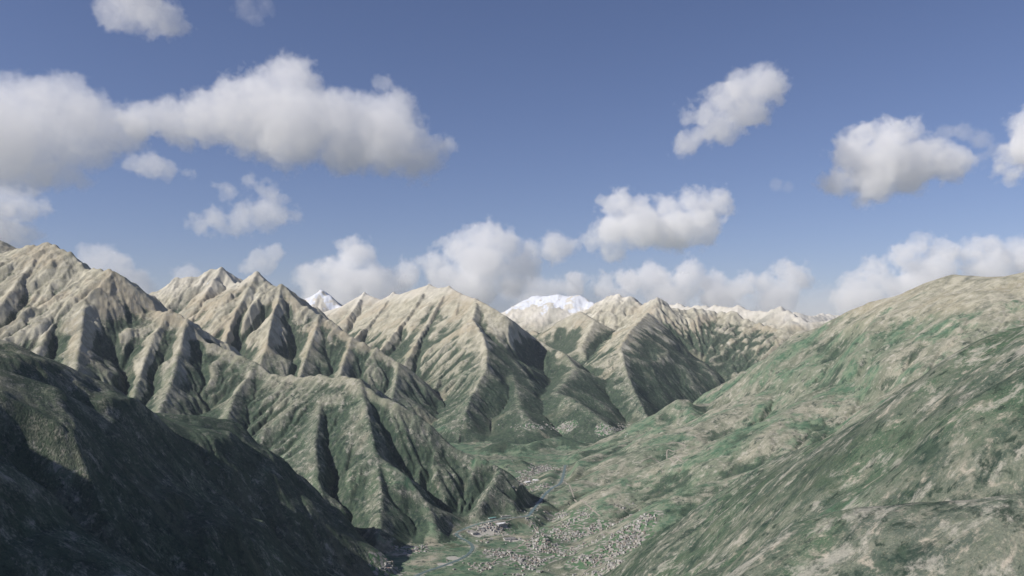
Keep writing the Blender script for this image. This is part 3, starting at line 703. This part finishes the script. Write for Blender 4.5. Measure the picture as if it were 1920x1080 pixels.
# ------------------------------------------------------------------ clouds: real bodies of vapour far beyond the mountains
def cloud_material(name, dens):
    m = bpy.data.materials.new(name); m.use_nodes = True; nt = m.node_tree; nt.nodes.clear(); q = NB(nt)
    out = q.n("ShaderNodeOutputMaterial"); v = q.n("ShaderNodeVolumePrincipled")
    v.inputs["Color"].default_value = (1.0, 1.0, 1.0, 1); v.inputs["Anisotropy"].default_value = 0.0
    v.inputs["Density"].default_value = dens
    q.link(v.outputs[0], out.inputs["Volume"])
    return m
CLOUDS = [
 (66, .55, "wide white cloud at the left edge joined to the long cloud", [(40,205,55),(110,200,55),(180,228,45),(60,260,65),(150,265,50),(220,245,40),(20,310,50),(110,320,30),(-60,250,90),(150,335,15)]),
 (66, .8, "long white cloud with a peaked top above the left mountains", [(270,230,30),(330,225,38),(390,218,45),(450,200,42),(500,180,42),(548,148,38),(578,185,32),(480,235,50),(560,240,60),(630,232,50),(700,228,48),(740,215,34),(650,275,45),(730,270,52),(780,290,38),(825,275,18),(770,318,18),(540,282,30),(480,130,10),(720,160,9)]),
 (67, .7, "small cloud cut by the top edge of the photo", [(215,20,28),(260,12,32),(305,35,28),(338,48,12),(290,52,16),(240,-20,40)]),
 (67, .25, "faint wisp of cloud beside the small top cloud", [(465,18,18),(490,15,14),(480,35,10)]),
 (62, .7, "little cloud just under the wide left cloud", [(255,308,12),(285,308,18),(318,318,13),(348,326,7)]),
 (60, .7, "ragged cloud in two layers over the grey peaks", [(372,422,12),(410,412,18),(450,408,22),(490,400,24),(530,403,15),(555,405,6),(520,378,12),(495,358,12),(465,342,9),(425,362,9)]),
 (58, .8, "round cloud at the left edge above the tall mountain", [(5,380,26),(45,388,22),(72,386,10),(-50,390,40)]),
 (58, .8, "cloud at the left edge low behind the tall mountain", [(5,425,26),(40,440,24),(62,432,9),(0,460,30),(-60,440,50)]),
 (46, .8, "small slanting cloud above the three pointed peaks", [(490,492,18),(512,476,11),(470,502,7)]),
 (50, .8, "small cloud peeping over the left end of the grey peaks", [(355,517,15),(335,524,8),(350,540,18)]),
 (47, .6, "pale cloud behind the shoulder of the tall left mountain", [(180,485,22),(220,505,24),(250,525,22),(272,545,13),(200,530,30)]),
 (51, 1.0, "heaped cloud behind the little snow peak", [(580,520,20),(620,505,24),(655,482,26),(685,480,20),(600,545,26),(650,530,36),(700,528,32),(740,540,24),(640,565,30),(720,570,30)]),
 (51, 1.0, "tall heaped cloud above the pale central mountain", [(770,508,16),(820,500,20),(862,472,24),(905,448,28),(950,462,22),(990,470,18),(1040,467,22),(1064,460,11),(900,495,40),(980,495,26),(830,520,26),(880,540,40),(960,530,25)]),
 (58, .8, "low pale cloud behind the snowy summits", [(955,545,18),(1000,538,18),(1040,545,16),(1000,575,30)]),
 (44, 1.0, "cloud with two humps to the right of the middle", [(1130,380,12),(1160,378,20),(1200,390,16),(1250,392,20),(1300,380,23),(1345,385,20),(1150,435,28),(1112,450,9),(1200,425,34),(1260,428,36),(1320,425,30),(1150,472,13)]),
 (60, 1.0, "slanting white cloud high in the blue on the right", [(1390,165,26),(1430,163,28),(1463,175,15),(1360,190,25),(1322,212,20),(1292,215,13),(1400,205,30),(1350,235,24),(1290,270,16),(1268,280,8),(1315,255,16)]),
 (62, 1.3, "large white cloud at the right with a flat grey base", [(1620,258,22),(1660,260,28),(1700,252,22),(1600,290,28),(1650,310,44),(1720,300,40),(1770,310,30),(1572,340,22),(1630,350,30),(1700,335,25),(1640,378,8)]),
 (64, .45, "thin torn cloud between the two right hand clouds", [(1775,250,11),(1808,248,13),(1845,262,15),(1865,280,10),(1830,300,8)]),
 (60, 1.3, "cloud cut by the right edge of the photo", [(1915,235,18),(1905,290,20),(1895,325,14),(1950,270,45)]),
 (54, 1.3, "long low bank of cloud above the pale far range", [(1080,540,16),(1130,542,18),(1180,532,20),(1230,525,24),(1290,520,24),(1340,527,20),(1390,537,16),(1440,532,18),(1478,512,20),(1502,520,14),(1250,560,30),(1350,560,28),(1450,560,26),(1150,570,26)]),
 (56, 1.3, "long bank of cloud low above the right hillside", [(1635,490,9),(1695,482,20),(1728,462,17),(1770,475,18),(1820,470,18),(1870,468,16),(1915,475,22),(1650,520,24),(1750,508,32),(1850,508,32),(1598,520,11),(1620,560,34),(1700,545,30),(1960,500,40)]),
 (60, .35, "tiny wisp of cloud between the right hand clouds", [(1455,346,7),(1478,350,5)]),
 (74, .22, "low bank of lavender haze cloud along the whole horizon", [(x, 585, 42) for x in range(500, 1900, 75)]),
]
def make_cloud(D, dens, label, blobs, k):
    mp = D * 1000 / FPX                                  # metres per photo pixel at that distance
    cx, cy, cz = at(sum(b[0] for b in blobs) / len(blobs), sum(b[1] for b in blobs) / len(blobs), D)
    rs = random.Random(k); B = []
    for (x, y, r) in blobs:
        X, Y, Z = at(x, y, D); B.append(((X - cx) / mp, rs.uniform(-.4, .4) * r, (Z - cz) / mp, r * 1.12 + 5))
    ng = bpy.data.node_groups.new("vapour", 'GeometryNodeTree'); q = NB(ng)
    ng.interface.new_socket("Geometry", in_out='OUTPUT', socket_type='NodeSocketGeometry')
    go = q.n("NodeGroupOutput"); vc = q.n("GeometryNodeVolumeCube"); sm = q.n("GeometryNodeSetMaterial")
    P = q.n("GeometryNodeInputPosition").outputs[0]
    acc = None
    for bx, by, bz, r in B:
        d = q.n("ShaderNodeVectorMath", operation='SUBTRACT'); q.link(P, d.inputs[0]); d.inputs[1].default_value = (bx, by, bz)
        e = q.n("ShaderNodeVectorMath", operation='MULTIPLY'); q.link(d.outputs[0], e.inputs[0]); e.inputs[1].default_value = (.9, .7, 1.0)
        ln = q.n("ShaderNodeVectorMath", operation='LENGTH'); q.link(e.outputs[0], ln.inputs[0])
        f = q.math('SUBTRACT', r, ln.outputs["Value"])
        if acc is None: acc = f
        else:
            x = q.n("ShaderNodeMath", operation='SMOOTH_MAX'); q.link(acc, x.inputs[0]); q.link(f, x.inputs[1]); x.inputs[2].default_value = 10; acc = x.outputs[0]
    off = q.n("ShaderNodeVectorMath", operation='ADD'); q.link(P, off.inputs[0]); off.inputs[1].default_value = (k * 311.0, k * 97.0, k * 53.0)
    n1 = q.noise(off.outputs[0], 1 / 46, 1, .5, .3); n2 = q.noise(off.outputs[0], 1 / 19, 6, .66, .2)
    big = max(b[2] for b in blobs); amp = min(1, big / 24)
    acc = q.math('ADD', acc, q.math('MULTIPLY', q.math('SUBTRACT', n1, .5), 46 * amp))
    acc = q.math('ADD', acc, q.math('MULTIPLY', q.math('SUBTRACT', n2, .5), 66 * amp))
    q.link(q.ramp(acc, 0, 5 * amp + 2.5), vc.inputs["Density"])
    lo = [min(b[a] - b[3] / w for b in B) - 16 * amp - 4 for a, w in ((0, .9), (1, .7), (2, 1))]; hi = [max(b[a] + b[3] / w for b in B) + 16 * amp + 4 for a, w in ((0, .9), (1, .7), (2, 1))]
    vox = 1.9 if big > 20 else 1.6
    vc.inputs["Min"].default_value = lo; vc.inputs["Max"].default_value = hi
    for a, nm in enumerate(("Resolution X", "Resolution Y", "Resolution Z")): vc.inputs[nm].default_value = max(8, int((hi[a] - lo[a]) / (vox if a != 1 else vox * 1.6)))
    mat = cloud_material("cloud_vapour", dens * .65 / mp)
    sm.inputs["Material"].default_value = mat
    ng.links.new(vc.outputs[0], sm.inputs[0]); ng.links.new(sm.outputs[0], go.inputs[0])
    vd = bpy.data.volumes.new("cloud"); vd.materials.append(mat); vd.render.step_size = 4.5 * mp
    o = bpy.data.objects.new("cloud", vd); sc.collection.objects.link(o); o.location = (cx, cy, cz); o.scale = (mp, mp, mp)
    gm = o.modifiers.new("vapour", 'NODES'); gm.node_group = ng
    o["label"] = label; o["category"] = "cloud"; o["group"] = "cumulus clouds in the blue sky"
    return o
for k, (D, dens, label, blobs) in enumerate(CLOUDS): make_cloud(D, dens, label, blobs, k)
sc.cycles.volume_bounces = 14
sc.cycles.max_bounces = 14
sc.cycles.diffuse_bounces = 3
print("clouds", time.time() - T0)

# ------------------------------------------------------------------ the air over the valleys
hm = bpy.data.materials.new("haze_air"); hm.use_nodes = True; hm.node_tree.nodes.clear(); q = NB(hm.node_tree)
o_ = q.n("ShaderNodeOutputMaterial"); v_ = q.n("ShaderNodeVolumePrincipled"); v_.inputs["Color"].default_value = (.80, .86, .98, 1)
v_.inputs["Density"].default_value = 4.5e-6; q.link(v_.outputs[0], o_.inputs["Volume"])
zl, zh = float(min(VZ.min(), 0)) - 20, float(VZ.max()) + 60
x0, x1, y0, y1 = -46600, 46600, -46600, 46600
import bmesh
bm = bmesh.new(); bmesh.ops.create_cube(bm, size=1.0)
for v in bm.verts: v.co = (x0 if v.co.x < 0 else x1, y0 if v.co.y < 0 else y1, zl if v.co.z < 0 else zh)
me = bpy.data.meshes.new("haze"); bm.to_mesh(me); bm.free(); me.materials.append(hm)
o = bpy.data.objects.new("haze", me); sc.collection.objects.link(o); o["kind"] = "stuff"; o["label"] = "thin blue haze in the air of the valleys"
print("haze", zl, zh)
